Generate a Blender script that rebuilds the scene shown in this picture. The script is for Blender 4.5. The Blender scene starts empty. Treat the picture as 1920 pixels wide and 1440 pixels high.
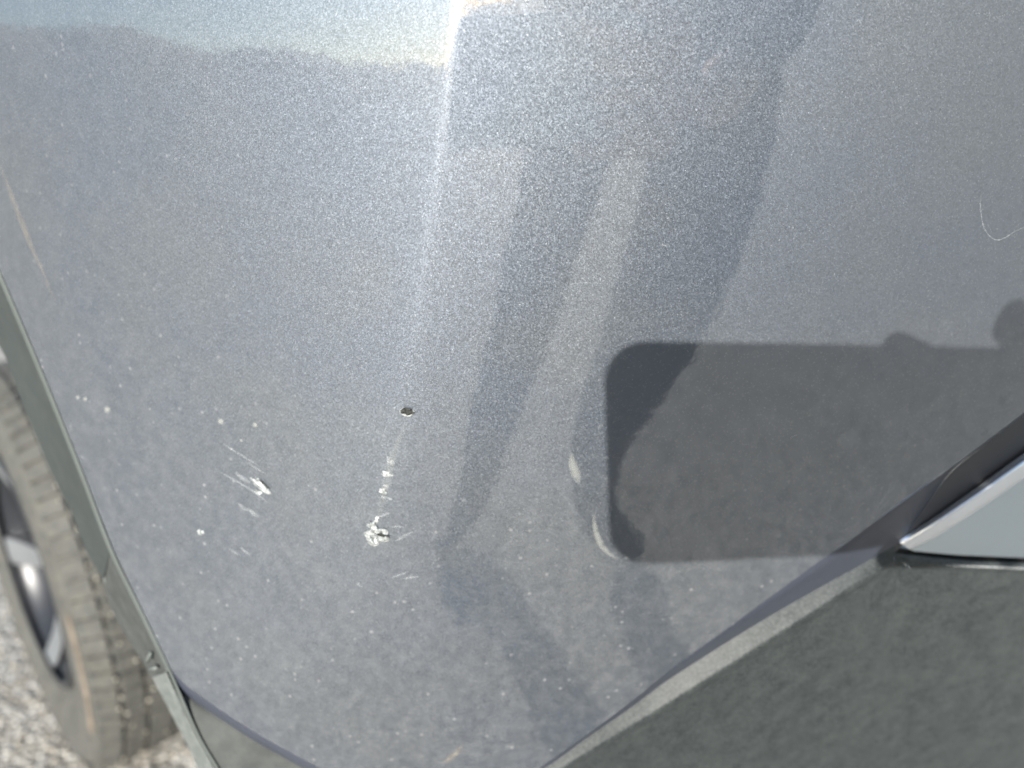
import bpy, bmesh, math, random
from mathutils import Vector, Matrix
random.seed(7)
S = bpy.context.scene
C = S.collection
R = math.radians

# ------------------------------------------------------------ camera, sky, sun, exposure
PITCH = R(19.3); H = 1.13; F = 1440.0            # F: focal length in pixels of a 1920 px wide picture
cam = bpy.data.cameras.new('camera'); cam_o = bpy.data.objects.new('camera', cam); C.objects.link(cam_o)
cam_o.location = (0, 0, H); cam_o.rotation_euler = (R(90) - PITCH, 0, 0)
cam.sensor_width = 36; cam.lens = 27; cam.clip_start = .005; cam.clip_end = 3000
cam.dof.use_dof = True; cam.dof.focus_distance = .272; cam.dof.aperture_fstop = 6.5
S.camera = cam_o
S.view_settings.view_transform = 'Standard'; S.view_settings.look = 'None'; S.view_settings.gamma = 1
S.view_settings.exposure = 1.42
SUN_AZ = R(11.2); SUN_EL = R(20.1)                # the sun stands behind the camera, a little to its left
to_sun = Vector((-math.sin(SUN_AZ) * math.cos(SUN_EL), -math.cos(SUN_AZ) * math.cos(SUN_EL), math.sin(SUN_EL)))
W = bpy.data.worlds.new('World'); S.world = W; W.use_nodes = True
nt = W.node_tree; bg = nt.nodes['Background']; sky = nt.nodes.new('ShaderNodeTexSky')
sky.sky_type = 'NISHITA'; sky.sun_disc = False; sky.sun_elevation = SUN_EL
sky.sun_rotation = math.atan2(to_sun.x, to_sun.y)
sky.dust_density = .5
bg.inputs['Strength'].default_value = .084
nt.links.new(sky.outputs[0], bg.inputs['Color'])
sl = bpy.data.lights.new('sun', 'SUN'); sl.energy = 4.0; sl.angle = R(.53); sl.color = (1, .955, .89)
so = bpy.data.objects.new('sun', sl); C.objects.link(so); so.rotation_euler = to_sun.to_track_quat('Z', 'Y').to_euler()
so.location = to_sun * 20

# ------------------------------------------------------------ the bumper's form, in the frame of the view (right, up, back)
CP = [(912, -500), (888, -150), (874, 0), (850, 150), (822, 350), (797, 500), (777, 650), (760, 770), (735, 870), (705, 1000), (665, 1150), (620, 1300), (540, 1600)]
CR = [((y - 720) / F * (.25 + (y + 50) / 1440 * .08), (x - 960) / F * (.25 + (y + 50) / 1440 * .08)) for x, y in CP]
def lerp_tab(t, tab):
    if t <= tab[0][0]: a, b = tab[0], tab[1]
    elif t >= tab[-1][0]: a, b = tab[-2], tab[-1]
    else:
        for a, b in zip(tab, tab[1:]):
            if t <= b[0]: break
    return a[1] + (b[1] - a[1]) * (t - a[0]) / (b[0] - a[0])
def depth(u, v):
    h = min(max(-v, -.21), .24); s = u - ((((4.88894 * h + -0.59064) * h + -0.42091) * h + -0.22269) * h + -0.03967)
    q = .12 - v
    t = min(max(q / .27, 0), 1.3)
    w = .0011 + .050 * t ** 3.0
    d = .238 + q * .41 + .12 * q * abs(q)
    d += .19 * (math.sqrt(s * s + w * w) - w) - .12 * s
    d += (.45 if s > 0 else .55) * s * s
    return d
def hit(px, py):                                  # a line of sight meets the bumper's form
    d = .28
    for i in range(24):
        d = .5 * d + .5 * depth((px - 960) / F * d, (720 - py) / F * d)
    return d
CAM_M = Matrix.Translation((0, 0, H)) @ Matrix.Rotation(R(90) - PITCH, 4, 'X')
def wpt(px, py, d):
    return CAM_M @ Vector(((px - 960) / F * d, (720 - py) / F * d, -d))
def P(px, py, off=0.0):                           # point "off" metres behind (+) or in front of (-) the bumper skin
    return wpt(px, py, hit(px, py) + off)

# ------------------------------------------------------------ materials
def new_mat(name):
    m = bpy.data.materials.new(name); m.use_nodes = True
    return m, m.node_tree, m.node_tree.nodes['Principled BSDF']
def N(t, kind, **kw):
    n = t.nodes.new(kind)
    for k, v in kw.items():
        if k in n.inputs: n.inputs[k].default_value = v
        else: setattr(n, k, v)
    return n
def ramp(t, src, a, b, ca=(0, 0, 0, 1), cb=(1, 1, 1, 1)):
    r = t.nodes.new('ShaderNodeValToRGB'); r.color_ramp.elements[0].position = a; r.color_ramp.elements[1].position = b
    r.color_ramp.elements[0].color = ca; r.color_ramp.elements[1].color = cb
    t.links.new(src, r.inputs[0]); return r.outputs[0]
def mathn(t, op, a, b=None, clamp=False):
    n = t.nodes.new('ShaderNodeMath'); n.operation = op; n.use_clamp = clamp
    for i, x in enumerate((a, b)):
        if x is None: continue
        if isinstance(x, (int, float)): n.inputs[i].default_value = x
        else: t.links.new(x, n.inputs[i])
    return n.outputs[0]
def mixc(t, f, a, b):
    n = t.nodes.new('ShaderNodeMix'); n.data_type = 'RGBA'
    for i, x in ((0, f), (6, a), (7, b)):
        if isinstance(x, (int, float)): n.inputs[i].default_value = x
        elif isinstance(x, tuple): n.inputs[i].default_value = x if len(x) == 4 else (*x, 1)
        else: t.links.new(x, n.inputs[i])
    return n.outputs[2]
def noise(t, co, scale, detail=3, rough=.55):
    n = t.nodes.new('ShaderNodeTexNoise'); n.inputs['Scale'].default_value = scale
    n.inputs['Detail'].default_value = detail; n.inputs['Roughness'].default_value = rough
    t.links.new(co, n.inputs['Vector']); return n.outputs['Fac']
def bump(t, h, strength, dist):
    b = t.nodes.new('ShaderNodeBump'); b.inputs['Strength'].default_value = strength; b.inputs['Distance'].default_value = dist
    t.links.new(h, b.inputs['Height']); return b.outputs[0]

def paint_material():
    m, t, b = new_mat('metallic_paint'); L = t.links
    co = t.nodes.new('ShaderNodeTexCoord').outputs['Object']
    # flakes: every cell of about half a millimetre is a tiny mirror with a tilt of its own
    vor = N(t, 'ShaderNodeTexVoronoi', Scale=2500.0); L.new(co, vor.inputs['Vector'])
    vor2 = N(t, 'ShaderNodeTexVoronoi', Scale=4300.0); L.new(co, vor2.inputs['Vector'])
    geo = t.nodes.new('ShaderNodeNewGeometry')
    def tilt(v, k):
        s = t.nodes.new('ShaderNodeVectorMath'); s.operation = 'SUBTRACT'; s.inputs[1].default_value = (.5, .5, .5); L.new(v, s.inputs[0])
        q = t.nodes.new('ShaderNodeVectorMath'); q.operation = 'SCALE'; q.inputs['Scale'].default_value = k; L.new(s.outputs[0], q.inputs[0])
        return q.outputs[0]
    a1 = t.nodes.new('ShaderNodeVectorMath'); a1.operation = 'ADD'; L.new(tilt(vor.outputs['Color'], .23), a1.inputs[0]); L.new(tilt(vor2.outputs['Color'], .16), a1.inputs[1])
    a2 = t.nodes.new('ShaderNodeVectorMath'); a2.operation = 'ADD'; L.new(geo.outputs['Normal'], a2.inputs[0]); L.new(a1.outputs[0], a2.inputs[1])
    nn = t.nodes.new('ShaderNodeVectorMath'); nn.operation = 'NORMALIZE'; L.new(a2.outputs[0], nn.inputs[0])
    # dust: soft mottling, thicker low down and beside the wheel arch
    sep = t.nodes.new('ShaderNodeSeparateXYZ'); L.new(co, sep.inputs[0])
    low = mathn(t, 'MULTIPLY', mathn(t, 'SUBTRACT', 1.075, sep.outputs['Z']), 6.5, True)
    left = mathn(t, 'MULTIPLY', mathn(t, 'SUBTRACT', -.045, sep.outputs['X']), 8.0, True)
    rightless = mathn(t, 'ADD', mathn(t, 'MULTIPLY', left, .5), low, True)
    n1 = ramp(t, noise(t, co, 170, 4, .62), .42, .72)
    n2 = ramp(t, noise(t, co, 42, 3), .38, .70)
    spot = N(t, 'ShaderNodeTexVoronoi', Scale=260.0, feature='F1'); L.new(co, spot.inputs['Vector'])
    sr = ramp(t, spot.outputs['Distance'], .10, .26, (1, 1, 1, 1), (0, 0, 0, 1))
    pick = N(t, 'ShaderNodeSeparateColor'); L.new(spot.outputs['Color'], pick.inputs[0])
    spots = mathn(t, 'MULTIPLY', sr, mathn(t, 'GREATER_THAN', pick.outputs[0], .86))
    dust = mathn(t, 'MULTIPLY', rightless, mathn(t, 'ADD', mathn(t, 'MULTIPLY', n1, .07), mathn(t, 'MULTIPLY', n2, .02)))
    dust = mathn(t, 'ADD', dust, mathn(t, 'MULTIPLY', mathn(t, 'MULTIPLY', spots, rightless), .30), True)
    hue = noise(t, co, 15, 2)
    base = mixc(t, ramp(t, hue, .35, .65), (.148, .169, .201), (.158, .176, .199))
    # a few flakes are brighter, some carry a tint
    fl = N(t, 'ShaderNodeSeparateColor'); L.new(vor.outputs['Color'], fl.inputs[0])
    base = mixc(t, mathn(t, 'MULTIPLY', mathn(t, 'GREATER_THAN', fl.outputs[1], .96), .12), base, (.75, .78, .80))
    L.new(base, b.inputs['Base Color'])
    b.inputs['Metallic'].default_value = 1.0
    b.inputs['Roughness'].default_value = .605
    L.new(nn.outputs[0], b.inputs['Normal'])
    b.inputs['Coat Weight'].default_value = 1.0; b.inputs['Coat Roughness'].default_value = .035; b.inputs['Coat IOR'].default_value = 2.1
    peel = bump(t, noise(t, co, 130, 2), .06, .0006); L.new(peel, b.inputs['Coat Normal'])
    d = t.nodes.new('ShaderNodeBsdfPrincipled'); d.inputs['Base Color'].default_value = (.34, .34, .34, 1); d.inputs['Roughness'].default_value = .8
    mx = t.nodes.new('ShaderNodeMixShader'); L.new(dust, mx.inputs[0]); L.new(b.outputs[0], mx.inputs[1]); L.new(d.outputs[0], mx.inputs[2])
    L.new(mx.outputs[0], t.nodes['Material Output'].inputs[0])
    return m

def plain(name, col, rough=.6, spec=.5, metal=0.0, vary=.15, nscale=60, bscale=900, bstr=.3, bdist=.0003, dustcol=None, dustamt=0, coat=0):
    m, t, b = new_mat(name); L = t.links
    co = t.nodes.new('ShaderNodeTexCoord').outputs['Object']
    c2 = tuple(min(1, c * (1 + vary)) for c in col); c1 = tuple(c * (1 - vary) for c in col)
    c = mixc(t, ramp(t, noise(t, co, nscale, 4), .35, .65), c1, c2)
    if dustcol:
        f = mathn(t, 'MULTIPLY', ramp(t, noise(t, co, nscale * 3.1, 6, .7), .40, .68), dustamt)
        c = mixc(t, f, c, dustcol)
    L.new(c, b.inputs['Base Color']); b.inputs['Roughness'].default_value = rough; b.inputs['Metallic'].default_value = metal
    b.inputs['Specular IOR Level'].default_value = spec; b.inputs['Coat Weight'].default_value = coat
    if bstr: L.new(bump(t, noise(t, co, bscale, 2), bstr, bdist), b.inputs['Normal'])
    return m

def trim_plastic():
    m, t, b = new_mat('textured_plastic'); L = t.links
    co = t.nodes.new('ShaderNodeTexCoord').outputs['Object']
    n_big = ramp(t, noise(t, co, 14, 3), .35, .68)
    n_mid = ramp(t, noise(t, co, 95, 5, .65), .36, .70)
    n_fine = noise(t, co, 700, 2, .6)
    c = mixc(t, n_big, (.012, .0165, .0185), (.017, .0215, .022))
    c = mixc(t, mathn(t, 'MULTIPLY', n_mid, .5), c, (.050, .057, .056))
    c = mixc(t, mathn(t, 'MULTIPLY', ramp(t, n_fine, .40, .70), .45), c, (.080, .087, .085))
    L.new(c, b.inputs['Base Color']); b.inputs['Roughness'].default_value = .55; b.inputs['Specular IOR Level'].default_value = .38
    vor = N(t, 'ShaderNodeTexVoronoi', Scale=1300.0); L.new(co, vor.inputs['Vector'])
    L.new(bump(t, vor.outputs['Distance'], .35, .00016), b.inputs['Normal'])
    return m

def scuff_material(name, col, rough=.55, nscale=1500, lo=.35, hi=.6):
    m, t, b = new_mat(name); L = t.links
    co = t.nodes.new('ShaderNodeTexCoord').outputs['Object']
    at = N(t, 'ShaderNodeAttribute', attribute_name='cover')
    f = mathn(t, 'MULTIPLY', at.outputs['Fac'], ramp(t, noise(t, co, nscale, 3, .6), lo, hi), True)
    b.inputs['Base Color'].default_value = (*col, 1); b.inputs['Roughness'].default_value = rough
    tr = t.nodes.new('ShaderNodeBsdfTransparent'); mx = t.nodes.new('ShaderNodeMixShader')
    L.new(f, mx.inputs[0]); L.new(tr.outputs[0], mx.inputs[1]); L.new(b.outputs[0], mx.inputs[2])
    L.new(mx.outputs[0], t.nodes['Material Output'].inputs[0])
    return m

M = {}
M['paint'] = paint_material()
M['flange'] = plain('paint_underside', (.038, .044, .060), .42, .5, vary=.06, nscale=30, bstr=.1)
M['plastic'] = trim_plastic()
M['arch'] = plain('arch_plastic', (.029, .036, .035), .62, .4, vary=.08, nscale=30, dustcol=(.07, .07, .065), dustamt=.25)
M['liner'] = plain('liner_plastic', (.041, .045, .043), .8, .3, vary=.12, nscale=30, dustcol=(.11, .115, .11), dustamt=.3)
M['lip'] = plain('lip_plastic', (.080, .092, .086), .5, .5, vary=.08, nscale=40)
M['flap'] = plain('flap_rubber', (.085, .098, .093), .6, .4, vary=.10, nscale=60, dustcol=(.32, .33, .31), dustamt=.35)
M['silver'] = plain('silver_paint', (.90, .93, .97), .22, .5, metal=.9, vary=.02, nscale=20, bstr=0)
M['grey'] = plain('grey_paint', (.47, .52, .54), .65, .4, vary=.02, nscale=15, bstr=0)
M['panel'] = plain('inner_panel', (.050, .051, .055), .5, .4, vary=.05, nscale=20, bstr=.05)
M['black'] = plain('black_gap', (.012, .012, .012), .7, .3, vary=.1, bstr=0)
M['white_chip'] = plain('chipped_primer', (.26, .275, .272), .65, .3, vary=.6, nscale=700, bscale=900, bstr=.7, bdist=.0008)
M['chip_dark'] = plain('chip_core', (.020, .022, .020), .6, .3, vary=.6, nscale=1500, bscale=1500, bstr=.8, bdist=.0006)
M['scuff'] = scuff_material('pale_scuff', (.40, .42, .43))
M['scuff_glint'] = scuff_material('soft_scuff_glint', (.36, .37, .34), nscale=400, lo=.2, hi=.5)  # shared by soft scuffs, dust spots and the painted sun glints
M['tan'] = scuff_material('tan_grime_reflection', (.27, .235, .18), .8, 700, .25, .6)  # tan for a grime mark and for a painted edge reflection
M['tyre'] = plain('tyre_rubber', (.062, .064, .060), .75, .3, vary=.18, nscale=25, bscale=350, bstr=.25, bdist=.001, dustcol=(.14, .13, .105), dustamt=.5)
M['tyre_ring'] = plain('tan_stain', (.135, .112, .088), .8, .3, vary=.3, nscale=30)
M['rim_dark'] = plain('black_rim_paint', (.018, .020, .024), .38, .5, vary=.1, bstr=0, coat=0)
M['rim_bright'] = plain('machined_alloy', (.66, .68, .70), .42, .5, metal=1.0, vary=.03, bscale=500, bstr=.1)
M['stone'] = plain('pale_grit', (.30, .275, .23), .7, .5, vary=.3, nscale=400, bstr=0)

# ------------------------------------------------------------ helpers
def link(name, me, mat, parent=None, kind=None, smooth=True):
    o = bpy.data.objects.new(name, me); C.objects.link(o)
    if mat: me.materials.append(mat)
    if smooth: me.polygons.foreach_set('use_smooth', [True] * len(me.polygons))
    if parent is not None:
        o.parent = parent; w = Vector((0, 0, 0)); p = parent
        while p is not None: w += p.location; p = p.parent
        o.location = -w
    if kind: o['kind'] = kind
    me.update(); return o
def mesh(name, vs, fs):
    me = bpy.data.meshes.new(name); me.from_pydata([tuple(v) for v in vs], [], fs); me.validate(); return me
def from_bm(name, bm):
    me = bpy.data.meshes.new(name); bmesh.ops.recalc_face_normals(bm, faces=bm.faces); bm.to_mesh(me); bm.free(); return me
def face_camera(me):
    # normals towards the viewer's side of the panel
    s = sum((p.normal.dot(Vector((0, 0, H)) - p.center)) for p in me.polygons)
    if s < 0: me.flip_normals()
    return me
def sheet(name, rows, mat, parent, thick=.0, tag=True):
    n = len(rows[0]); vs = [p for r in rows for p in r]
    fs = [(i * n + j, i * n + j + 1, (i + 1) * n + j + 1, (i + 1) * n + j) for i in range(len(rows) - 1) for j in range(n - 1)]
    me = face_camera(mesh(name, vs, fs))
    o = link(name, me, mat, parent)
    if thick:
        md = o.modifiers.new('thickness', 'SOLIDIFY'); md.thickness = thick; md.offset = -1; md.use_even_offset = False
    return o
def resample(pl, n):
    L = [0]
    for a, b in zip(pl, pl[1:]): L.append(L[-1] + math.dist(a[:2], b[:2]))
    out = []
    for i in range(n):
        t = L[-1] * i / (n - 1); k = 0
        while k < len(pl) - 2 and L[k + 1] < t: k += 1
        f = (t - L[k]) / max(1e-9, L[k + 1] - L[k])
        out.append(tuple(pl[k][c] + (pl[k + 1][c] - pl[k][c]) * f for c in range(len(pl[0]))))
    return out
def smooth_line(pl, n):                           # Catmull-Rom through the points, then even spacing
    pts = [pl[0]] + list(pl) + [pl[-1]]; out = []
    for k in range(1, len(pts) - 2):
        p0, p1, p2, p3 = pts[k - 1:k + 3]
        for i in range(10):
            t = i / 10
            out.append(tuple(.5 * (2 * p1[c] + (p2[c] - p0[c]) * t + (2 * p0[c] - 5 * p1[c] + 4 * p2[c] - p3[c]) * t * t + (3 * p1[c] - p0[c] - 3 * p2[c] + p3[c]) * t ** 3) for c in range(len(pl[0]))))
    out.append(pts[-1]); return resample(out, n)
def loft(name, lines, mat, parent, n=90, sub=5, smooth=False, thick=.0, ease=None):
    """lines: polylines of (px, py, offset); the strip runs through all of them."""
    ls = [smooth_line(l, n) for l in lines]; rows = []
    for a, b in zip(ls, ls[1:]):
        for s in range(sub):
            f = s / sub
            rows.append([tuple(x + (y - x) * f for x, y in zip(p, q)) for p, q in zip(a, b)])
    rows.append(ls[-1])
    return sheet(name, [[P(*p) for p in r] for r in rows], mat, parent, thick)
def obj_root(name, loc, label, cat):
    o = bpy.data.objects.new(name, None); C.objects.link(o); o.location = loc; o['label'] = label; o['category'] = cat; return o
def tag(o, label, cat): o['label'] = label; o['category'] = cat; return o

# ------------------------------------------------------------ ground
def make_ground():
    m, t, b = new_mat('coarse_asphalt'); L = t.links
    co = t.nodes.new('ShaderNodeTexCoord').outputs['Object']
    v = N(t, 'ShaderNodeTexVoronoi', Scale=95.0); L.new(co, v.inputs['Vector'])
    s = N(t, 'ShaderNodeSeparateColor'); L.new(v.outputs['Color'], s.inputs[0])
    c = mixc(t, s.outputs[0], (.27, .25, .215), (.62, .585, .52))
    c = mixc(t, ramp(t, s.outputs[1], .82, .9), c, (.78, .76, .70))
    c = mixc(t, mathn(t, 'MULTIPLY', ramp(t, v.outputs['Distance'], .35, .75), .75), c, (.10, .09, .075))
    c = mixc(t, mathn(t, 'MULTIPLY', ramp(t, noise(t, co, 6, 4), .4, .65), .25), c, (.17, .16, .14))
    L.new(c, b.inputs['Base Color']); b.inputs['Roughness'].default_value = .85
    h = mathn(t, 'SUBTRACT', 1.0, v.outputs['Distance'])
    L.new(bump(t, h, 1.0, .008), b.inputs['Normal'])
    bm = bmesh.new()
    n = 40
    g = [-1500, -300, -60, -15, -5, -2, -1, -.5, 0, .5, 1, 1.5, 2, 3, 6, 15, 60, 300, 1500]
    vv = [[bm.verts.new((x, y, 0)) for x in g] for y in g]
    for i in range(len(g) - 1):
        for j in range(len(g) - 1): bm.faces.new((vv[i][j], vv[i][j + 1], vv[i + 1][j + 1], vv[i + 1][j]))
    o = link('ground', from_bm('ground', bm), m, None, 'structure', False)
    # loose stones on the asphalt beside the wheel
    ico = bmesh.new(); bmesh.ops.create_icosphere(ico, subdivisions=1, radius=1)
    base = [v.co.copy() for v in ico.verts]; fac = [[v.index for v in f.verts] for f in ico.faces]; ico.free()
    vs = []; fs = []; rnd = random.Random(3)
    for k in range(9000):
        x = rnd.uniform(-1.9, .35); y = rnd.uniform(.75, 2.4)
        r = rnd.uniform(.0022, .0065); k0 = len(vs); a = rnd.uniform(0, 6.28); sx = rnd.uniform(.8, 1.5)
        for q in base:
            qx, qy = q.x * r * sx, q.y * r
            vs.append((x + qx * math.cos(a) - qy * math.sin(a), y + qx * math.sin(a) + qy * math.cos(a), q.z * r * .6 + r * .25))
        fs += [tuple(i + k0 for i in f) for f in fac]
    st = link('gravel', mesh('gravel', vs, fs), M['stone'], None, 'stuff', False)
    tag(st, 'loose pale grit scattered on the coarse asphalt by the tyre', 'gravel')
make_ground()

# ------------------------------------------------------------ the car
car = obj_root('car', (0, .9, 0), 'close view of a blue-grey metallic car with scratched bumper corner, plastic cladding and front wheel', 'car')

ARCH = [(-330, -420), (-230, -80), (-120, 200), (-60, 360), (0, 505), (50, 622), (105, 755), (160, 893), (214, 1033), (262, 1132), (322, 1257)]
LOWL = [(322, 1257), (352, 1288), (400, 1322), (480, 1374), (540, 1408), (600, 1440), (660, 1468), (740, 1502)]
LOWR = [(740, 1502), (925, 1497), (1010, 1441), (1097, 1380), (1150, 1341), (1205, 1298), (1259, 1253), (1367, 1176), (1476, 1096), (1540, 1050), (1611, 1001), (1700, 933), (1783, 876), (1850, 826), (1920, 773), (2010, 700), (2160, 590), (2330, 470)]
def x_left(y):
    pts = ARCH if y <= 1257 else LOWL
    for a, b in zip(pts, pts[1:]):
        if a[1] <= y <= b[1]: return a[0] + (b[0] - a[0]) * (y - a[1]) / (b[1] - a[1])
    return pts[0][0] if y < pts[0][1] else pts[-1][0]
def x_right(y):
    pts = LOWR[::-1]
    if y <= pts[0][1]: return 2330
    for a, b in zip(pts, pts[1:]):
        if a[1] <= y <= b[1]: return a[0] + (b[0] - a[0]) * (y - a[1]) / (b[1] - a[1])
    return LOWR[1][0]

def bumper_cover():
    ys = []; y = -420.0
    while y < 1492: ys.append(y); y += 9
    ys.append(1491.9)
    rows = []; nx = 560
    for y in ys:
        a, b = x_left(y), x_right(y)
        rows.append([P(a + (b - a) * j / nx, y) for j in range(nx + 1)])
    return sheet('bumper_cover', rows, M['paint'], car)
cover = bumper_cover()

def off_line(pl, dx, dy, off): return [(p[0] + dx, p[1] + dy, off) for p in pl]
# rolled edge of the painted cover along the wheel arch and along the bottom
EDGE_L = [(322, 1257), (352, 1288), (400, 1322), (480, 1374), (540, 1408), (600, 1440), (660, 1468), (740, 1502)]
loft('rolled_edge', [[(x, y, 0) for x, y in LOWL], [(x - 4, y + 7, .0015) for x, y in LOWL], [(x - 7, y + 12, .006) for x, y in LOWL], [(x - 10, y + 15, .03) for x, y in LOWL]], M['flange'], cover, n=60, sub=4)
# dark underside of the cover that narrows to the left
FL_T = LOWR[1:]
FL_B = [(860, 1500), (960, 1450), (1060, 1397), (1150, 1342), (1259, 1271), (1422, 1168), (1540, 1100), (1671, 1027), (1688, 1010), (1740, 960), (1783, 905), (1850, 870), (1920, 852), (2010, 800), (2160, 700), (2330, 590)]
top = smooth_line(FL_T, 120)
under_t = [(x, y, 0.0) for x, y in LOWR[1:]]
UB = [(870, 1510, .004), (1011, 1446, .004), (1099, 1385, .005), (1183, 1327, .009), (1259, 1271, .014), (1422, 1168, .016), (1540, 1100, .018), (1671, 1027, .020), (1700, 1003, .020), (1735, 950, .018), (1783, 884, .014), (1850, 832, .012), (1920, 779, .012), (2100, 640, .012), (2330, 476, .012)]
UT = [(860, 1500, 0), (1010, 1438, 0), (1097, 1378, 0), (1178, 1318, 0), (1253, 1256, 0), (1367, 1174, 0), (1440, 1121, 0), (1540, 1049, 0), (1575, 1027, 0), (1640, 979, 0), (1783, 876, 0), (1850, 826, 0), (1920, 773, 0), (2100, 634, 0), (2330, 470, 0)]
UM = [((a[0] * .82 + b[0] * .18), (a[1] * .82 + b[1] * .18), .0012) for a, b in zip(UT, UB)]
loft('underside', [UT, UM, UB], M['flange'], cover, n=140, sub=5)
# dark inner panel above the silver blade
IP_T = [(1671, 1026, .021), (1700, 1000, .019), (1735, 950, .018), (1783, 885, .016), (1850, 832, .015), (1920, 779, .015), (2100, 640, .015), (2330, 476, .015)]
IP_B = [(1680, 1034, .022), (1705, 1012, .022), (1745, 982, .022), (1800, 941, .0215), (1860, 898, .021), (1920, 858, .0205), (2100, 734, .0205), (2330, 578, .0205)]
loft('inner_panel', [IP_T, IP_B], M['panel'], car, n=60, sub=4)
# silver blade: bright bevel and the flat grey face below it
blade = loft('silver_blade', [
    [(1682, 1020, .0215), (1745, 975, .0215), (1830, 916, .021), (1920, 853, .020), (2100, 728, .020), (2330, 570, .020)],
    [(1685, 1013, .020), (1745, 974, .019), (1830, 914, .018), (1920, 849, .017), (2100, 722, .017), (2330, 560, .017)],
    [(1690, 1020, .018), (1755, 979, .014), (1840, 922, .012), (1920, 866, .011), (2100, 742, .011), (2330, 580, .011)],
    [(1705, 1030, .018), (1772, 990, .013), (1850, 939, .010), (1920, 892, .009), (2100, 772, .009), (2330, 618, .009)],
    [(1709, 1031, .019), (1775, 994, .014), (1853, 943, .0115), (1920, 897, .0105), (2100, 778, .0105), (2330, 624, .0105)]], M['silver'], car, n=60, sub=5)
loft('blade_face', [
    [(1709, 1031, .019), (1775, 994, .014), (1853, 943, .0115), (1920, 897, .0105), (2100, 778, .0105), (2330, 624, .0105)],
    [(1711, 1032, .020), (1800, 1020, .018), (1860, 1003, .018), (1925, 985, .018), (2110, 940, .018), (2340, 880, .018)],
    [(1713, 1033, .020), (1790, 1040, .022), (1850, 1043, .023), (1920, 1046, .024), (2110, 1052, .025), (2340, 1058, .026)]], M['grey'], blade, n=60, sub=5)
loft('gap', [
    [(1672, 1024, .024), (1713, 1031, .026), (1790, 1039, .027), (1850, 1042, .028), (1920, 1045, .029), (2110, 1051, .030), (2340, 1057, .031)],
    [(1672, 1036, .024), (1713, 1044, .026), (1790, 1053, .027), (1850, 1057, .028), (1920, 1059, .029), (2110, 1065, .030), (2340, 1073, .031)]], M['black'], car, n=50, sub=2)

# lower plastic valance: bevel that catches the light, then the big textured face
V_A = [(870, 1530, .006), (1010, 1442, .006), (1097, 1381, .007), (1183, 1324, .011), (1259, 1270, .015), (1422, 1167, .017), (1540, 1099, .019), (1671, 1027, .021), (1680, 1024, .0215)]
V_B = [(896, 1560, .0010), (1024, 1460, .0010), (1108, 1405, .0025), (1188, 1357, .0050), (1260, 1313, .0070), (1422, 1211, .0090), (1540, 1135, .0115), (1625, 1079, .0155), (1676, 1046, .0198)]
V_A8 = V_A[:8]
V_B0 = [((a[0] * .35 + b[0] * .65), (a[1] * .35 + b[1] * .65), a[2] * .36 + b[2] * .64) for a, b in zip(V_A, V_B)]
V_C = [(a[0] + 1, a[1] + 3, a[2] - .0003) for a in V_B]
V_C2 = [(a[0] + 2, a[1] + 7, a[2] + .0006) for a in V_B]
V_D = [(a[0] + 6, a[1] + 14, a[2] + .0045) for a in V_B]
valance = loft('lower_valance', [V_A, V_B0, V_B, V_C, V_C2, V_D], M['plastic'], car, n=110, sub=5)
VT = [(a[0] + 6, a[1] + 14, a[2] + .0045) for a in V_B]
# face as a fan of rows from the bevel down and to the right
def valance_face():
    n = 110; top = smooth_line(VT + [(1720, 1066, .0225), (1780, 1070, .0225), (1850, 1072, .0225), (1920, 1075, .0225), (2110, 1082, .023), (2340, 1092, .024)], n)
    rows = []
    for k in range(46):
        f = k / 45; r = []
        for x, y, o in top:
            yy = y + (2050 - y) * f; xx = x + f * (x - 1500) * .05
            r.append(P(xx, yy, o + .16 * f + .05 * f * f))
        rows.append(r)
    sheet('valance_face', rows, M['plastic'], valance)
valance_face()
loft('valance_lip', [
    [(1677, 1036, .0235), (1713, 1041, .022), (1790, 1049, .022), (1850, 1053, .022), (1920, 1055, .022), (2110, 1062, .022), (2340, 1076, .023)],
    [(1677, 1041, .0228), (1713, 1050, .0200), (1790, 1058, .0195), (1850, 1061, .0195), (1920, 1063, .0195), (2110, 1070, .020), (2340, 1079, .021)],
    [(1678, 1049, .0222), (1715, 1059, .0200), (1790, 1063, .0195), (1850, 1066, .0195), (1920, 1068, .0195), (2110, 1075, .020), (2340, 1084, .021)],
    [(1678, 1061, .0215), (1720, 1067, .0225), (1780, 1071, .0226), (1850, 1073, .0226), (1920, 1076, .0226), (2110, 1083, .0231), (2340, 1093, .0241)]], M['plastic'], valance, n=60, sub=4)

# wheel-arch trim: thin lip beside the paint, then the flat return towards the wheel
E0 = [(-330, -420), (-230, -80), (-120, 200), (-60, 360), (0, 505), (50, 622), (105, 755), (160, 893), (214, 1033), (262, 1132), (322, 1257), (375, 1376), (412, 1440), (470, 1545)]
def left_of(pl, w): return [(x - w, y + w * .35) for x, y in pl]
lipA = [(x, y, .004) for x, y in E0]
lipB = [(x - 2, y + 1, -.0004) for x, y in E0]
lipC = [(x - 5, y + 2, -.0002) for x, y in E0]
lipD = [(x - 9, y + 3, .004) for x, y in E0]
trim = loft('wheel_arch_trim', [lipA, lipB, lipC, lipD], M['lip'], car, n=150, sub=4)
E2 = [(-420, -300), (-330, 0), (-220, 270), (-110, 470), (0, 650), (36, 741), (60, 800), (101, 896), (136, 967), (163, 1036), (194, 1086)]
loft('trim_return', [[(x - 9, y + 3, .004) for x, y in E0[:9]] , [(x, y, .034) for x, y in E2]], M['arch'], trim, n=120, sub=6)
lin = loft('arch_liner', [[(203, 1032, .0045), (254, 1134, .0045), (315, 1259, .0045)], [(193, 1084, .040), (207, 1136, .042), (232, 1185, .044), (262, 1232, .046), (287, 1276, .048)]], M['liner'], car, n=50, sub=6)
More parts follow.
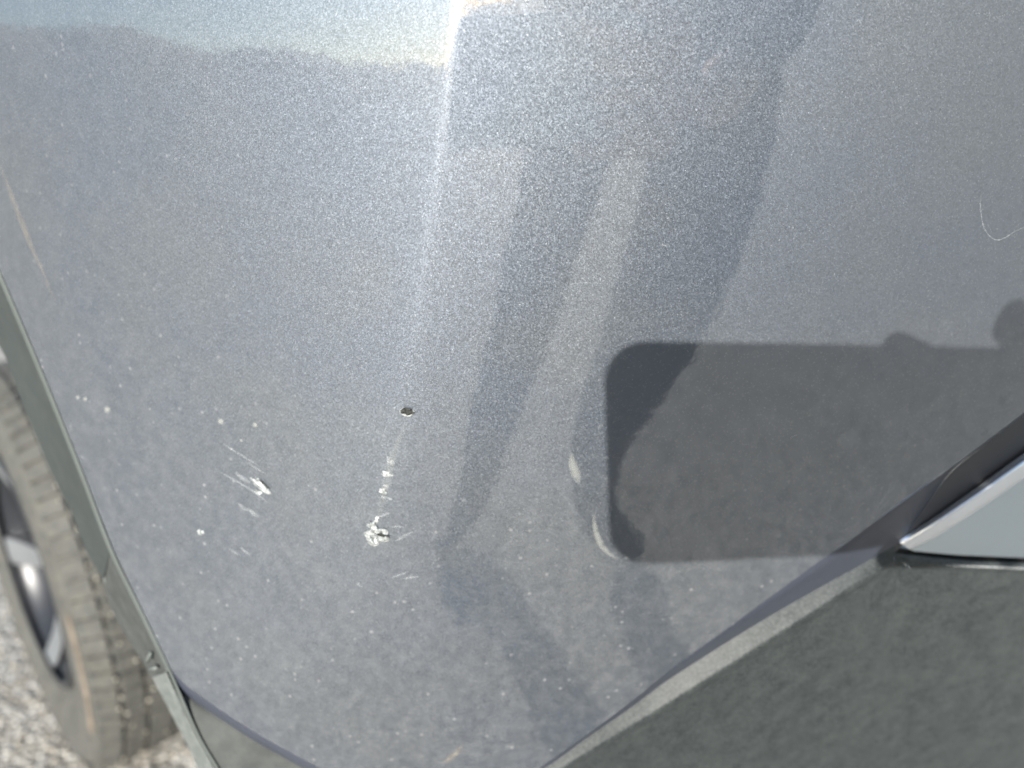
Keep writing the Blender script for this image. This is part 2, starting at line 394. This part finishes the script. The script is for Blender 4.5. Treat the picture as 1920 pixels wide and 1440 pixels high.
loft('splash_flap', [[(314, 1259, .0045), (368, 1378, .0045), (405, 1442, .0045), (463, 1547, .0045)], [(285, 1270, .030), (319, 1335, .032), (352, 1400, .034), (370, 1442, .036), (400, 1550, .04)]], M['flap'], trim, n=50, sub=6)
seam = loft('liner_seam', [[(214, 1035, .0035), (204, 1062, .020), (193, 1086, .039)], [(218, 1043, .0035), (207, 1066, .020), (196, 1094, .039)]], M['flap'], lin, n=14, sub=1)
# plastic behind the painted bottom edge on the left
loft('corner_skirt', [[(320, 1256, .010), (352, 1292, .012), (400, 1328, .013), (480, 1380, .014), (540, 1415, .015), (600, 1447, .015), (740, 1512, .016), (880, 1530, .016)],
                      [(312, 1260, .0006), (336, 1314, .0006), (364, 1374, .0006), (384, 1410, .0006), (400, 1440, .0006), (417, 1472, .0006), (440, 1517, .003), (462, 1552, .004)]], M['liner'], car, n=60, sub=8)
for (ax, ay, bx, by) in ((276, 1240, 283, 1224), (282, 1253, 294, 1252)):
    p = P(ax, ay, .018); q = P(bx, by, .012); bm = bmesh.new()
    d = (q - p); r = .0011
    bmesh.ops.create_cone(bm, cap_ends=True, segments=10, radius1=r, radius2=r * .8, depth=d.length * 1.0)
    bmesh.ops.transform(bm, matrix=Matrix.Translation((p + q) / 2) @ d.to_track_quat('Z', 'Y').to_matrix().to_4x4(), verts=bm.verts)
    link('clip', from_bm('clip', bm), M['flap'], lin)

# ------------------------------------------------------------ inner body that closes the car behind the skins
def inner_shell():
    rows = []
    for y in (-420, 0, 400, 800, 1257):
        rows.append([P(x_left(y) - 4 + 0, y, o) for o in (.006, .06, .12, .3)])
    sheet('wheel_well', rows, M['liner'], car)
inner_shell()
def body_side():
    bm = bmesh.new()
    pts = [wpt(-330, -420, .47), wpt(2330, -420, .42)]
    a, b = P(-330, -420, .004), P(2330, -420, .004)
    back = Vector((.25, 1.6, .05))
    vs = [bm.verts.new(v) for v in (a, b, b + back, a + back)]
    bm.faces.new(vs)
    c_, d_ = P(2330, 470, .02), b
    vs = [bm.verts.new(v) for v in (b, c_, c_ + Vector((0, 1.2, 0)), b + Vector((0, 1.2, 0)))]
    bm.faces.new(vs)
    link('bonnet_panel', from_bm('bonnet_panel', bm), M['flange'], car, smooth=False)
body_side()

# ------------------------------------------------------------ front wheel
WC = Vector((-.792, 1.225, .37)); PSI = R(43.8); WR = .37; WW = .20
wo = Vector((-math.cos(PSI), -math.sin(PSI), 0)); wf = Vector((math.sin(PSI), -math.cos(PSI), 0)); wu = Vector((0, 0, 1))
def wp(r, th, a): return WC + wf * (r * math.cos(th)) + wu * (r * math.sin(th)) + wo * a
wheel = bpy.data.objects.new('wheel', None); C.objects.link(wheel); wheel.parent = car; wheel.location = WC - car.location
def ring_mesh(name, prof, n=144, arc=None):
    vs = []; fs = []; m_ = len(prof)
    for i in range(n):
        th = 2 * math.pi * i / n
        for r, a in prof: vs.append(wp(r, th, a))
    for i in range(n):
        if arc and not (arc[0] <= (i * 360 / n + 180) % 360 - 180 <= arc[1]): continue
        for j in range(m_ - 1):
            k = (i + 1) % n; fs.append((i * m_ + j, i * m_ + j + 1, k * m_ + j + 1, k * m_ + j))
    bm = bmesh.new(); me = mesh(name, vs, fs); bm.from_mesh(me); bmesh.ops.recalc_face_normals(bm, faces=bm.faces); bm.to_mesh(me); bm.free(); return me
h = WW / 2
tyre = link('tyre', ring_mesh('tyre', [(.205, .060), (.222, .078), (.228, .082), (.232, .080), (.250, .088), (.285, .097), (.315, .098), (.330, .094), (.334, .096), (.345, .088), (.356, .076),
    (.3640, .060), (.3640, .034), (.3640, 0), (.3640, -.034), (.3640, -.060), (.356, -.076), (.345, -.088), (.315, -.098), (.285, -.097), (.230, -.082), (.205, -.060)]), M['tyre'], wheel)
# tread: blocks standing 9 mm proud of the carcass, ribs, shoulder lugs
def tread():
    vs = []; fs = []; n = 76
    def block(th0, th1, a0, a1, r0, r1, skew=0, drop0=0, drop1=0):
        k = len(vs)
        for r, sh in ((r0, 0), (r1, .06)):
            dth = (th1 - th0) * sh; da = (a1 - a0) * sh * .5
            for th, a, s in ((th0 + dth, a0 + da, 0), (th1 - dth, a0 + da, 0), (th1 - dth, a1 - da, 1), (th0 + dth, a1 - da, 1)):
                dr = (drop0 if s == 0 else drop1) if r == r1 else (drop0 if s == 0 else drop1)
                vs.append(wp(r - dr, th + skew * s, a))
        fs.extend([(k + 4, k + 5, k + 6, k + 7), (k, k + 1, k + 5, k + 4), (k + 1, k + 2, k + 6, k + 5), (k + 2, k + 3, k + 7, k + 6), (k + 3, k, k + 4, k + 7)])
    dt = 2 * math.pi / n
    for i in range(n):
        t0 = i * dt
        for sgn in (1, -1):
            block(t0, t0 + dt * .80, sgn * .060, sgn * .090, .3625, .3695, sgn * .002, .001, .014)
            block(t0 + dt * .5, t0 + dt * 1.34, sgn * .024, sgn * .053, .3625, .370, sgn * .010)
        block(t0 + dt * .2, t0 + dt * 1.10, -.018, .018, .3625, .370, .006)
    me = mesh('tread', vs, fs); bm = bmesh.new(); bm.from_mesh(me); bmesh.ops.recalc_face_normals(bm, faces=bm.faces); bm.to_mesh(me); bm.free()
    link('tread', me, M['tyre'], tyre, smooth=False)
tread()
link('stain_ring', ring_mesh('stain_ring', [(.3345, .0965), (.3375, .0950), (.3415, .0925)], 288, (-24, 14)), M['tyre_ring'], tyre)
# grit caught in the tread
def grit():
    ico = bmesh.new(); bmesh.ops.create_icosphere(ico, subdivisions=1, radius=1)
    base = [v.co.copy() for v in ico.verts]; fac = [[v.index for v in f.verts] for f in ico.faces]; ico.free()
    vs = []; fs = []; rnd = random.Random(5)
    for k in range(110):
        th = rnd.uniform(-1.5, .9); a = rnd.choice([.057, -.056, .021, -.021]) + rnd.uniform(-.012, .012); c = wp(.3690, th, a); r = rnd.uniform(.0012, .0036); k0 = len(vs)
        for q in base: vs.append(c + Vector((q.x * r * rnd.uniform(.8, 1.2), q.y * r, q.z * r)))
        fs += [tuple(i + k0 for i in f) for f in fac]
    link('grit', mesh('grit', vs, fs), M['stone'], tyre, 'stuff', False)
grit()
rim = link('rim', ring_mesh('rim', [(.204, .086), (.212, .084), (.214, .078), (.205, .072), (.197, .066), (.190, .030), (.188, -.06), (.20, -.08)]), M['rim_dark'], wheel)
link('rim_lip', ring_mesh('rim_lip', [(.2135, .0785), (.2155, .0840), (.2110, .0875), (.2045, .0880), (.2015, .0850)]), M['rim_dark'], rim)
def spokes():
    for k in range(5):
        th = 2 * math.pi * k / 5 - .42
        for nm, mat, w0, w1, lift, a0 in (('spoke', M['rim_dark'], .055, .040, 0, 0), ('spoke_face', M['rim_bright'], .022, .054, .006, .0)):
            vs = []; fs = []; nseg = 8
            for i in range(nseg + 1):
                f = i / nseg; r = .035 + (.200 - .035) * f; w = w0 + (w1 - w0) * f
                if nm == 'spoke': w *= (1 - .35 * math.sin(f * math.pi))
                a = .040 + .036 * f * f + lift
                tang = wf * (-math.sin(th)) + wu * math.cos(th); c = wp(r, th, a)
                off = tang * (.010 * math.sin(f * 3) if nm == 'spoke_face' else 0)
                for s, da in ((-1, -.022), (-1, -.004), (-.7, 0), (.7, 0), (1, -.004), (1, -.022)):
                    vs.append(c + off + tang * (w / 2 * s) + wo * (da if nm == 'spoke' else da * .25))
            for i in range(nseg):
                for j in range(5): fs.append((i * 6 + j, i * 6 + j + 1, (i + 1) * 6 + j + 1, (i + 1) * 6 + j))
            me = mesh(nm, vs, fs); bm = bmesh.new(); bm.from_mesh(me); bmesh.ops.recalc_face_normals(bm, faces=bm.faces); bm.to_mesh(me); bm.free()
            link(nm, me, mat, rim, smooth=(nm == 'spoke'))
spokes()
link('hub', ring_mesh('hub', [(.001, .055), (.03, .055), (.036, .048), (.06, .03), (.188, -.02)], 48), M['rim_dark'], wheel)

# ------------------------------------------------------------ damage on the paint, plus painted-on glints and an edge reflection
def ribbon(name, pts, mat, hgt=.00012, n=24, m_=6, strength=1.0, base=0.0, parent=None):
    """pts: (px, py, half width px); a thin sliver lying on the skin, cover fades to its rim."""
    ls = smooth_line(pts, n); vs = []; cov = []
    for i, (x, y, w) in enumerate(ls):
        a = ls[max(0, i - 1)]; b = ls[min(n - 1, i + 1)]; dx, dy = b[0] - a[0], b[1] - a[1]; L = math.hypot(dx, dy) or 1
        nx, ny = -dy / L, dx / L
        for j in range(m_ + 1):
            s = 2 * j / m_ - 1
            vs.append(P(x + nx * w * s, y + ny * w * s, base - hgt * (1.2 - s * s)))
            e = math.sin(math.pi * min(1, max(0, i / (n - 1)))) ** .5
            cov.append(max(0, 1 - s * s) * e * strength)
    fs = [(i * (m_ + 1) + j, i * (m_ + 1) + j + 1, (i + 1) * (m_ + 1) + j + 1, (i + 1) * (m_ + 1) + j) for i in range(n - 1) for j in range(m_)]
    me = face_camera(mesh(name, vs, fs)); at = me.attributes.new('cover', 'FLOAT', 'POINT'); at.data.foreach_set('value', cov)
    return link(name, me, mat, parent or cover)
def blob(name, cx, cy, rx, ry, ang, mat, hfun, n=30, m_=8, jag=.15, seed=1, parent=None, cxy=None):
    rnd = random.Random(seed); ph = [rnd.uniform(0, 6.28) for _ in range(5)]
    vs = [P(cx, cy, -hfun(0, 0))]; fs = []; ca, sa = math.cos(R(ang)), math.sin(R(ang))
    for j in range(1, m_ + 1):
        for i in range(n):
            th = 2 * math.pi * i / n; k = 1 + jag * sum(math.sin((q + 2) * th + ph[q]) for q in range(5)) / 2.2; f = j / m_
            x = rx * f * k * math.cos(th); y = ry * f * k * math.sin(th)
            vs.append(P(cx + x * ca - y * sa, cy + x * sa + y * ca, -hfun(f, th)))
    for i in range(n): fs.append((0, 1 + i, 1 + (i + 1) % n))
    for j in range(m_ - 1):
        for i in range(n):
            k = (i + 1) % n; fs.append((1 + j * n + i, 1 + (j + 1) * n + i, 1 + (j + 1) * n + k, 1 + j * n + k))
    me = face_camera(mesh(name, vs, fs)); return link(name, me, mat, parent or cover)
# punched hole on the crease, with a raised pale rim
r1 = random.Random(11)
hole = blob('punched_hole', 763, 773, 13.5, 8.5, 8, M['white_chip'], lambda f, th: .0001 + .0009 * math.exp(-((f - .85) / .12) ** 2) - (.00 if f > .8 else 0), jag=.10, seed=3, m_=10)
blob('hole_core', 763, 771.5, 11.8, 7.0, 8, M['chip_dark'], lambda f, th: .0011 + .0002 * math.sin(5 * th) * f, jag=.12, seed=4, parent=hole)
# deep chip lower down: a crumpled crater with a dark slit
chip = blob('deep_chip', 706, 1005, 22, 17, 8, M['white_chip'], lambda f, th: .0002 + (.0017 * math.exp(-((f - .72) / .2) ** 2)) * (1 + .35 * math.sin(3 * th + 1)) + .0004 * math.sin(7 * th + 9 * f), jag=.16, seed=9, m_=12, n=40)
blob('chip_flake', 697, 984, 8, 7, 0, M['white_chip'], lambda f, th: .0018 * (1 - f * f) + .0001, jag=.2, seed=13, parent=chip)
blob('chip_flake', 707, 994, 12, 7, 30, M['white_chip'], lambda f, th: .0019 * (1 - f * f) + .0001, jag=.25, seed=14, parent=chip)
blob('chip_flake', 706, 975, 4, 7, 20, M['white_chip'], lambda f, th: .0006 * (1 - f * f) + .0001, jag=.25, seed=15, parent=chip)
blob('chip_slit', 716, 1004, 9.5, 2.8, 14, M['chip_dark'], lambda f, th: .0024, jag=.25, seed=16, parent=chip)
# row of nicks between the two holes
for i, (x, y, rx, ry, a) in enumerate(((728, 859, 4, 3.5, 0), (732, 867, 8, 5, 5), (724, 889, 10, 5, 4), (717, 921, 7, 5, 5), (723, 911, 7, 2.5, 15), (720, 933, 6, 2.5, 40), (731, 935, 5, 3, 0))):
    blob('nick', x, y, rx, ry, a, M['white_chip'], lambda f, th: .00035 * (1 - f * f) + .00008, jag=.3, seed=20 + i, n=18, m_=4) if i in (2, 3) else ribbon('scuff_mark', [(x - rx, y - 1, ry), (x, y, ry * 1.2), (x + rx, y + 1, ry)], M['scuff'], strength=.6)
ribbon('scuff_mark', [(760, 790, 5), (752, 815, 7), (742, 840, 7), (733, 870, 9), (724, 910, 10), (716, 945, 9), (712, 975, 6)], M['scuff_glint'], strength=.14)
# gouge on the left with its parallel scratches
g = blob('gouge', 489, 911, 23, 6.5, 38, M['white_chip'], lambda f, th: .0010 * (1 - f * f) + .0001, jag=.22, seed=31, n=34, m_=8)
blob('gouge_slit', 494, 907, 13, 1.3, 40, M['chip_dark'], lambda f, th: .0013, jag=.2, seed=32, parent=g)
blob('paint_nick', 484, 923, 8, 3.5, 30, M['white_chip'], lambda f, th: .0004 * (1 - f * f) + .0001, jag=.3, seed=33)
SC = [[(418, 832, .8), (450, 852, 2.4), (485, 873, 1.5)], [(440, 885, 2), (455, 897, 5), (470, 905, 3)], [(445, 942, 2), (456, 952, 4), (465, 958, 2)], [(462, 952, 2), (474, 962, 5), (486, 970, 2)],
      [(450, 1026, 2), (460, 1034, 3), (470, 1041, 1.5)], [(428, 1028, 1.5), (440, 1036, 2.5), (452, 1042, 1)], [(404, 880, 1), (470, 918, 2.5), (505, 945, 1)], [(460, 865, .6), (478, 876, 1.8), (500, 890, .6)],
      [(733, 1084, 1), (750, 1078, 2.5), (766, 1072, .6)], [(747, 1087, .8), (768, 1083, 2.5), (788, 1081, .8)], [(733, 989, .6), (746, 987, 2), (758, 990, .6)], [(740, 1016, .8), (752, 1009, 2.8), (766, 1001, 2), (775, 998, 2.6)], [(700, 972, 1), (722, 965, 3), (733, 961, 1)],
      [(668, 1093, 1), (674, 1096, 4), (680, 1102, 1)], [(1238, 461, 1), (1245, 460, 2.2), (1252, 462, 1)], [(1325, 745, .8), (1340, 741, 1.8), (1356, 736, .8)], [(1285, 777, .8), (1292, 775, 2), (1299, 777, .8)], [(1475, 827, .8), (1488, 818, 2), (1500, 814, .8)]]
for s in SC: ribbon('scratch', s, M['scuff'], strength=.42)
blob('stone_chip', 376, 998, 6.5, 5.2, 20, M['white_chip'], lambda f, th: .0009 * (1 - f * f) + .0001, jag=.12, seed=51, n=20, m_=5)
for i, (x, y, r) in enumerate(((201, 768, 6), (414, 790, 6), (478, 797, 5), (452, 826, 3), (434, 842, 2.5), (146, 745, 4), (160, 748, 4))):
    ribbon('dust_spot', [(x - r, y, r), (x, y, r * 1.1), (x + r, y, r)], M['scuff_glint'], strength=.45, n=8)
# soft sun glints on dents, painted as pale ribbons beside the shadow
ribbon('painted_glint', [(1071, 848, 3), (1074, 872, 10), (1081, 893, 10), (1087, 910, 3)], M['scuff_glint'], strength=.34)
ribbon('painted_glint', [(1113, 962, 3), (1116, 990, 6), (1124, 1015, 7), (1138, 1034, 6), (1160, 1050, 2)], M['scuff_glint'], strength=.32)
ribbon('grime_and_reflection_streak', [(-6, 296, 2), (10, 335, 4), (28, 385, 6), (50, 440, 6), (66, 480, 4), (82, 512, 3), (95, 548, 4), (106, 566, 2)], M['tan'], strength=.26, n=50)  # thin edge reflection, painted onto the skin as a tan streak
ribbon('grime_and_reflection_streak', [(830, 1432, 3), (846, 1420, 6), (860, 1408, 5), (866, 1396, 2)], M['tan'], strength=.4)
ribbon('wear_line', [(1770, 1059, 1.2), (1800, 1061, 2.6), (1850, 1063, 2.2), (1900, 1065, 2.6), (1960, 1068, 1.5)], M['scuff'], strength=1.0, base=.0188, n=60, parent=valance)
ribbon('wear_line', [(1692, 1052, 1), (1700, 1060, 3), (1708, 1066, 1.5)], M['scuff'], strength=.8, base=.0195, parent=valance)
# hair-fine curved scratch near the right edge
hair = [(1840, 362), (1838, 385), (1843, 420), (1853, 440), (1868, 450), (1884, 446), (1900, 436), (1925, 424)]
ribbon('hair_scratch', [(x, y, 1.0) for x, y in hair], M['scuff'], strength=.55, n=70)

# ------------------------------------------------------------ the photographer's phone and hand (they throw the shadow on the paint)
phone = obj_root('phone', (0, 0, H - .03), 'pale slab phone held sideways in front of the bumper', 'phone')
def rounded_slab(name, x0, x1, y0, y1, r, z0, z1, mat, parent):
    bm = bmesh.new(); pts = []
    for cx, cy, a0 in ((x1 - r, y1 - r, 0), (x0 + r, y1 - r, 90), (x0 + r, y0 + r, 180), (x1 - r, y0 + r, 270)):
        for k in range(9):
            a = R(a0 + 90 * k / 8); pts.append((cx + r * math.cos(a), cy + r * math.sin(a)))
    lo = [bm.verts.new(CAM_M @ Vector((x, y, z0))) for x, y in pts]; hi = [bm.verts.new(CAM_M @ Vector((x, y, z1))) for x, y in pts]
    bm.faces.new(lo); bm.faces.new(hi[::-1])
    for i in range(len(pts)):
        k = (i + 1) % len(pts); bm.faces.new((lo[i], lo[k], hi[k], hi[i]))
    return link(name, from_bm(name, bm), mat, parent, smooth=False)
PX0, PX1, PY0, PY1 = -.0200, .158, -.0715, .0220
rounded_slab('phone_body', PX0, PX1, PY0, PY1, .016, .004, .012, M['grey'], phone)
rounded_slab('screen', PX0 + .004, PX1 - .004, PY0 + .004, PY1 - .004, .010, .012, .0126, M['black'], phone)

# ------------------------------------------------------------ the photographer, seen as two legs mirrored in the paint
M['skin'] = plain('skin', (.42, .26, .19), .55, .4, vary=.06, nscale=40, bscale=600, bstr=.1)
M['jacket'] = plain('jacket_cloth', (.035, .040, .055), .9, .2, vary=.2, nscale=25, bscale=400, bstr=.4, bdist=.001)
M['jeans'] = plain('dark_denim', (.020, .026, .045), .9, .2, vary=.25, nscale=30, bscale=900, bstr=.4, bdist=.0005)
M['shoe'] = plain('black_shoe', (.015, .015, .016), .5, .4, vary=.2, bstr=.1)
M['hair'] = plain('brown_hair', (.035, .022, .014), .6, .3, vary=.4, nscale=120, bscale=500, bstr=.6, bdist=.001)
def skin_mesh(verts, edges, root=0, sub=2):
    me = bpy.data.meshes.new('tmp'); me.from_pydata([v[:3] for v in verts], edges, []); o = bpy.data.objects.new('tmp', me); C.objects.link(o)
    md = o.modifiers.new('s', 'SKIN'); md.use_smooth_shade = True
    for i, v in enumerate(verts):
        sv = me.skin_vertices[0].data[i]; sv.radius = (v[3], v[4] if len(v) > 4 else v[3]); sv.use_root = (i == root)
    o.modifiers.new('d', 'SUBSURF').levels = sub; o.modifiers['d'].render_levels = sub
    bpy.context.view_layer.update()
    ev = o.evaluated_get(bpy.context.evaluated_depsgraph_get()); out = bpy.data.meshes.new_from_object(ev)
    bpy.data.objects.remove(o); return out
def person():
    # joints: x, y, z, radius
    V = [(0.54, -0.89, 1.15, 0.20, 0.12), (0.54, -0.9, 1.27, 0.17, 0.11), (0.5145, -0.9, 1.42, 0.18, 0.11), (0.483, -0.89, 1.55, 0.075, 0.07), (0.462, -0.88, 1.62, 0.056, 0.058),
         (0.385, -0.91, 1.03, 0.125), (0.298, -0.91, 0.68, 0.110), (0.270, -0.91, 0.56, 0.1), (0.150, -0.91, 0.2, 0.078), (0.120, -0.9, 0.1, 0.066), (0.04, -0.83, 0.052, 0.05, 0.04), (-0.055, -0.76, 0.038, 0.04, 0.028),
         (0.725, -0.79, 1.02, 0.19), (0.64, -0.75, 0.70, 0.170), (0.585, -0.73, 0.55, 0.150), (0.455, -0.73, 0.3, 0.090), (0.485, -0.73, 0.1, 0.068), (0.545, -0.67, 0.05, 0.05, 0.04), (0.605, -0.6, 0.036, 0.038, 0.028),
         (0.693, -0.85, 1.45, 0.06), (0.70, -0.57, 1.24, 0.047), (0.45, -0.23, 1.14, 0.04), (0.225, -0.02, 1.085, 0.028, 0.024),
         (0.335, -0.93, 1.45, 0.06), (0.325, -1.05, 1.2, 0.046), (0.345, -1.04, 0.98, 0.036), (0.345, -1.03, 0.9, 0.027)]
    Ed = [(0, 1), (1, 2), (2, 3), (3, 4), (0, 5), (5, 6), (6, 7), (7, 8), (8, 9), (9, 10), (10, 11), (0, 12), (12, 13), (13, 14), (14, 15), (15, 16), (16, 17), (17, 18),
          (2, 19), (19, 20), (20, 21), (21, 22), (2, 23), (23, 24), (24, 25), (25, 26)]
    body = skin_mesh(V, Ed)
    bm = bmesh.new(); bm.from_mesh(body)
    def add(me):
        bm.from_mesh(me)
    # right hand: palm behind the phone's far end, four fingers bent over it and a thumb on the screen side
    def cw(x, y, z): return tuple(CAM_M @ Vector((x, y, z)))
    def chain(pts, sub=2):
        add(skin_mesh([(*cw(*p[:3]), p[3], p[3] * .9) for p in pts], [(i, i + 1) for i in range(len(pts) - 1)], sub=sub))
    w = CAM_M.inverted() @ Vector((.225, -.02, 1.085))
    chain([(w.x, w.y, w.z, .024), (.192, -.030, .018, .027), (.170, -.024, .014, .026), (.154, -.020, .012, .020)])
    chain([(.200, -.030, .018, .022), (.184, -.052, .014, .020), (.166, -.062, .012, .017)])
    chain([(.208, -.060, .014, .018), (.186, -.070, .010, .020), (.156, -.0775, .006, .0115), (.130, -.0780, .006, .0105), (.108, -.0770, .006, .0085)])
    chain([(.180, -.052, .006, .018), (.166, -.066, .005, .015), (.150, -.074, .004, .010)])
    chain([(.206, -.066, .012, .020), (.192, -.080, .008, .015), (.180, -.084, .006, .010)])
    chain([(.200, -.020, .018, .022), (.184, .004, .014, .020), (.168, .012, .012, .015)])
    chain([(.172, -.006, .010, .011), (.150, .006, -.004, .0095), (.118, .013, -.006, .0088), (.092, .0230, -.004, .0085)])
    chain([(.172, -.012, .010, .011), (.152, -.010, -.004, .0095), (.130, -.008, -.006, .0085), (.108, -.008, -.005, .0075)])
    chain([(.172, -.032, .010, .011), (.152, -.030, -.004, .0090), (.132, -.030, -.006, .0080), (.112, -.029, -.005, .0070)])
    chain([(.170, -.050, .012, .010), (.153, -.050, -.003, .0080), (.136, -.049, -.005, .0070), (.121, -.048, -.004, .0062)])
    chain([(.182, -.010, .018, .016), (.164, .016, .022, .0135), (.148, .032, .022, .0125), (.138, .036, .018, .0100)])
    # left hand hanging half open
    def wchain(pts): add(skin_mesh([(p[0] + .188, p[1] - .12, p[2], p[3], p[3] * .9) for p in pts], [(i, i + 1) for i in range(len(pts) - 1)]))
    wchain([(.157, -.91, .90, .026), (.157, -.90, .86, .032), (.157, -.89, .82, .030)])
    for k in range(4):
        y = -.925 + k * .021; L_ = (.85, 1, .95, .75)[k]
        wchain([(.152, y + .005, .825, .0095), (.150, y + .006, .825 - .035 * L_, .0088), (.160, y + .007, .825 - .060 * L_, .0078), (.172, y + .007, .825 - .078 * L_, .0068)])
    wchain([(.155, -.875, .865, .012), (.155, -.848, .84, .0105), (.162, -.838, .815, .0085)])
    me = bpy.data.meshes.new('body'); bm.to_mesh(me); bm.free()
    for k in ('jeans', 'jacket', 'skin', 'shoe'): me.materials.append(M[k])
    for p in me.polygons:
        c = p.center; m_ = 0
        if c.z > 1.08 and c.y < -.22 or (c.z > .915 and c.y < -1.0): m_ = 1
        if c.y >= -.22 or c.z > 1.60 or (c.y < -1.0 and .70 < c.z < .915): m_ = 2 if (c.y > -.06 or c.z > 1.6 or c.y < -1.0) else 1
        if c.z < .10: m_ = 3
        p.material_index = m_
    root = obj_root('person', (.5, -.85, 0), 'person in dark jeans standing legs apart, holding a phone out', 'person')
    link('body', me, None, root)
    # head: ellipsoid pushed into jaw, brow and nose, tipped down towards the phone
    bm = bmesh.new(); bmesh.ops.create_uvsphere(bm, u_segments=40, v_segments=28, radius=1)
    def bumpf(v, c, r, h): return h * math.exp(-((v - Vector(c)).length / r) ** 2)
    for v in bm.verts:
        n = v.co.copy(); x, y, z = n.x * .076, n.y * .098, n.z * .118
        if n.z < 0: x *= 1 + .22 * n.z; y *= 1 + .12 * n.z * (1 if n.y < 0 else -.3)
        k = bumpf(n, (0, 1, -.18), .16, .024) + bumpf(n, (0, 1, .05), .10, .010) - bumpf(n, (.35, .92, .10), .16, .008) - bumpf(n, (-.35, .92, .10), .16, .008)
        k += bumpf(n, (0, .9, -.50), .16, .005) + bumpf(n, (0, .8, -.85), .25, .008) + bumpf(n, (1, .0, -.08), .12, .014) + bumpf(n, (-1, .0, -.08), .12, .014)
        v.co = Vector((x, y, z)) + n * k
    HM = Matrix.Translation((.45, -.835, 1.715)) @ Matrix.Rotation(R(15), 4, 'Z') @ Matrix.Rotation(R(-26), 4, 'X')
    bmesh.ops.transform(bm, matrix=HM, verts=bm.verts); link('head', from_bm('head', bm), M['skin'], root)
    bm = bmesh.new(); bmesh.ops.create_uvsphere(bm, u_segments=40, v_segments=28, radius=1)
    for v in list(bm.verts):
        n = v.co.copy()
        v.co = Vector((n.x * .083, n.y * .104 - .004, n.z * .126)) * (1 + .02 * math.sin(17 * n.x + 9 * n.y) * math.cos(13 * n.z))
    bmesh.ops.delete(bm, geom=[v for v in bm.verts if v.co.z < .045 and v.co.y > -.010 or v.co.z < -.05], context='VERTS')
    bmesh.ops.transform(bm, matrix=HM, verts=bm.verts); link('hair', from_bm('hair', bm), M['hair'], root)
    for sx in (-1, 1):
        bm = bmesh.new(); bmesh.ops.create_uvsphere(bm, u_segments=12, v_segments=8, radius=.0115)
        bmesh.ops.transform(bm, matrix=HM @ Matrix.Translation((sx * .030, .082, .010)), verts=bm.verts); link('eye', from_bm('eye', bm), M['silver'], root)
    bm = bmesh.new(); bmesh.ops.create_uvsphere(bm, u_segments=16, v_segments=8, radius=1)
    bmesh.ops.transform(bm, matrix=HM @ Matrix.Translation((0, .088, -.058)) @ Matrix.Diagonal((.024, .008, .006, 1)), verts=bm.verts); link('mouth', from_bm('mouth', bm), M['skin'], root)
person()

# ------------------------------------------------------------ added unseen berm, shaped to set the sky reflection's edge in the paint
def added_berm():
    vs = []; ny = 60; prof = [(-3.5, 0), (-5, .012), (-7, .10), (-9, .26), (-11, .50), (-12.8, .80), (-14, .97), (-15, 1.0), (-17, .8), (-22, 0)]
    for i in range(ny + 1):
        y = -88.5 + i * 1.5
        hh = 3.05 - .055 * max(0, -y) + .03 * max(0, -y - 30) + .10 * math.sin(y * 1.1) + .06 * math.sin(y * 2.7 + 1)
        for x, f in prof: vs.append((x, y, max(.3, hh) * f - (.02 if f == 0 else 0)))
    m_ = len(prof); fs = [(i * m_ + j, i * m_ + j + 1, (i + 1) * m_ + j + 1, (i + 1) * m_ + j) for i in range(ny) for j in range(m_ - 1)]
    bm = bmesh.new(); bm.from_mesh(mesh('added_berm', vs, fs)); me = from_bm('added_berm', bm)
    if sum(p.normal.z for p in me.polygons) < 0: me.flip_normals()
    link('added_berm', me, bpy.data.materials['coarse_asphalt'], None, 'structure')
added_berm()
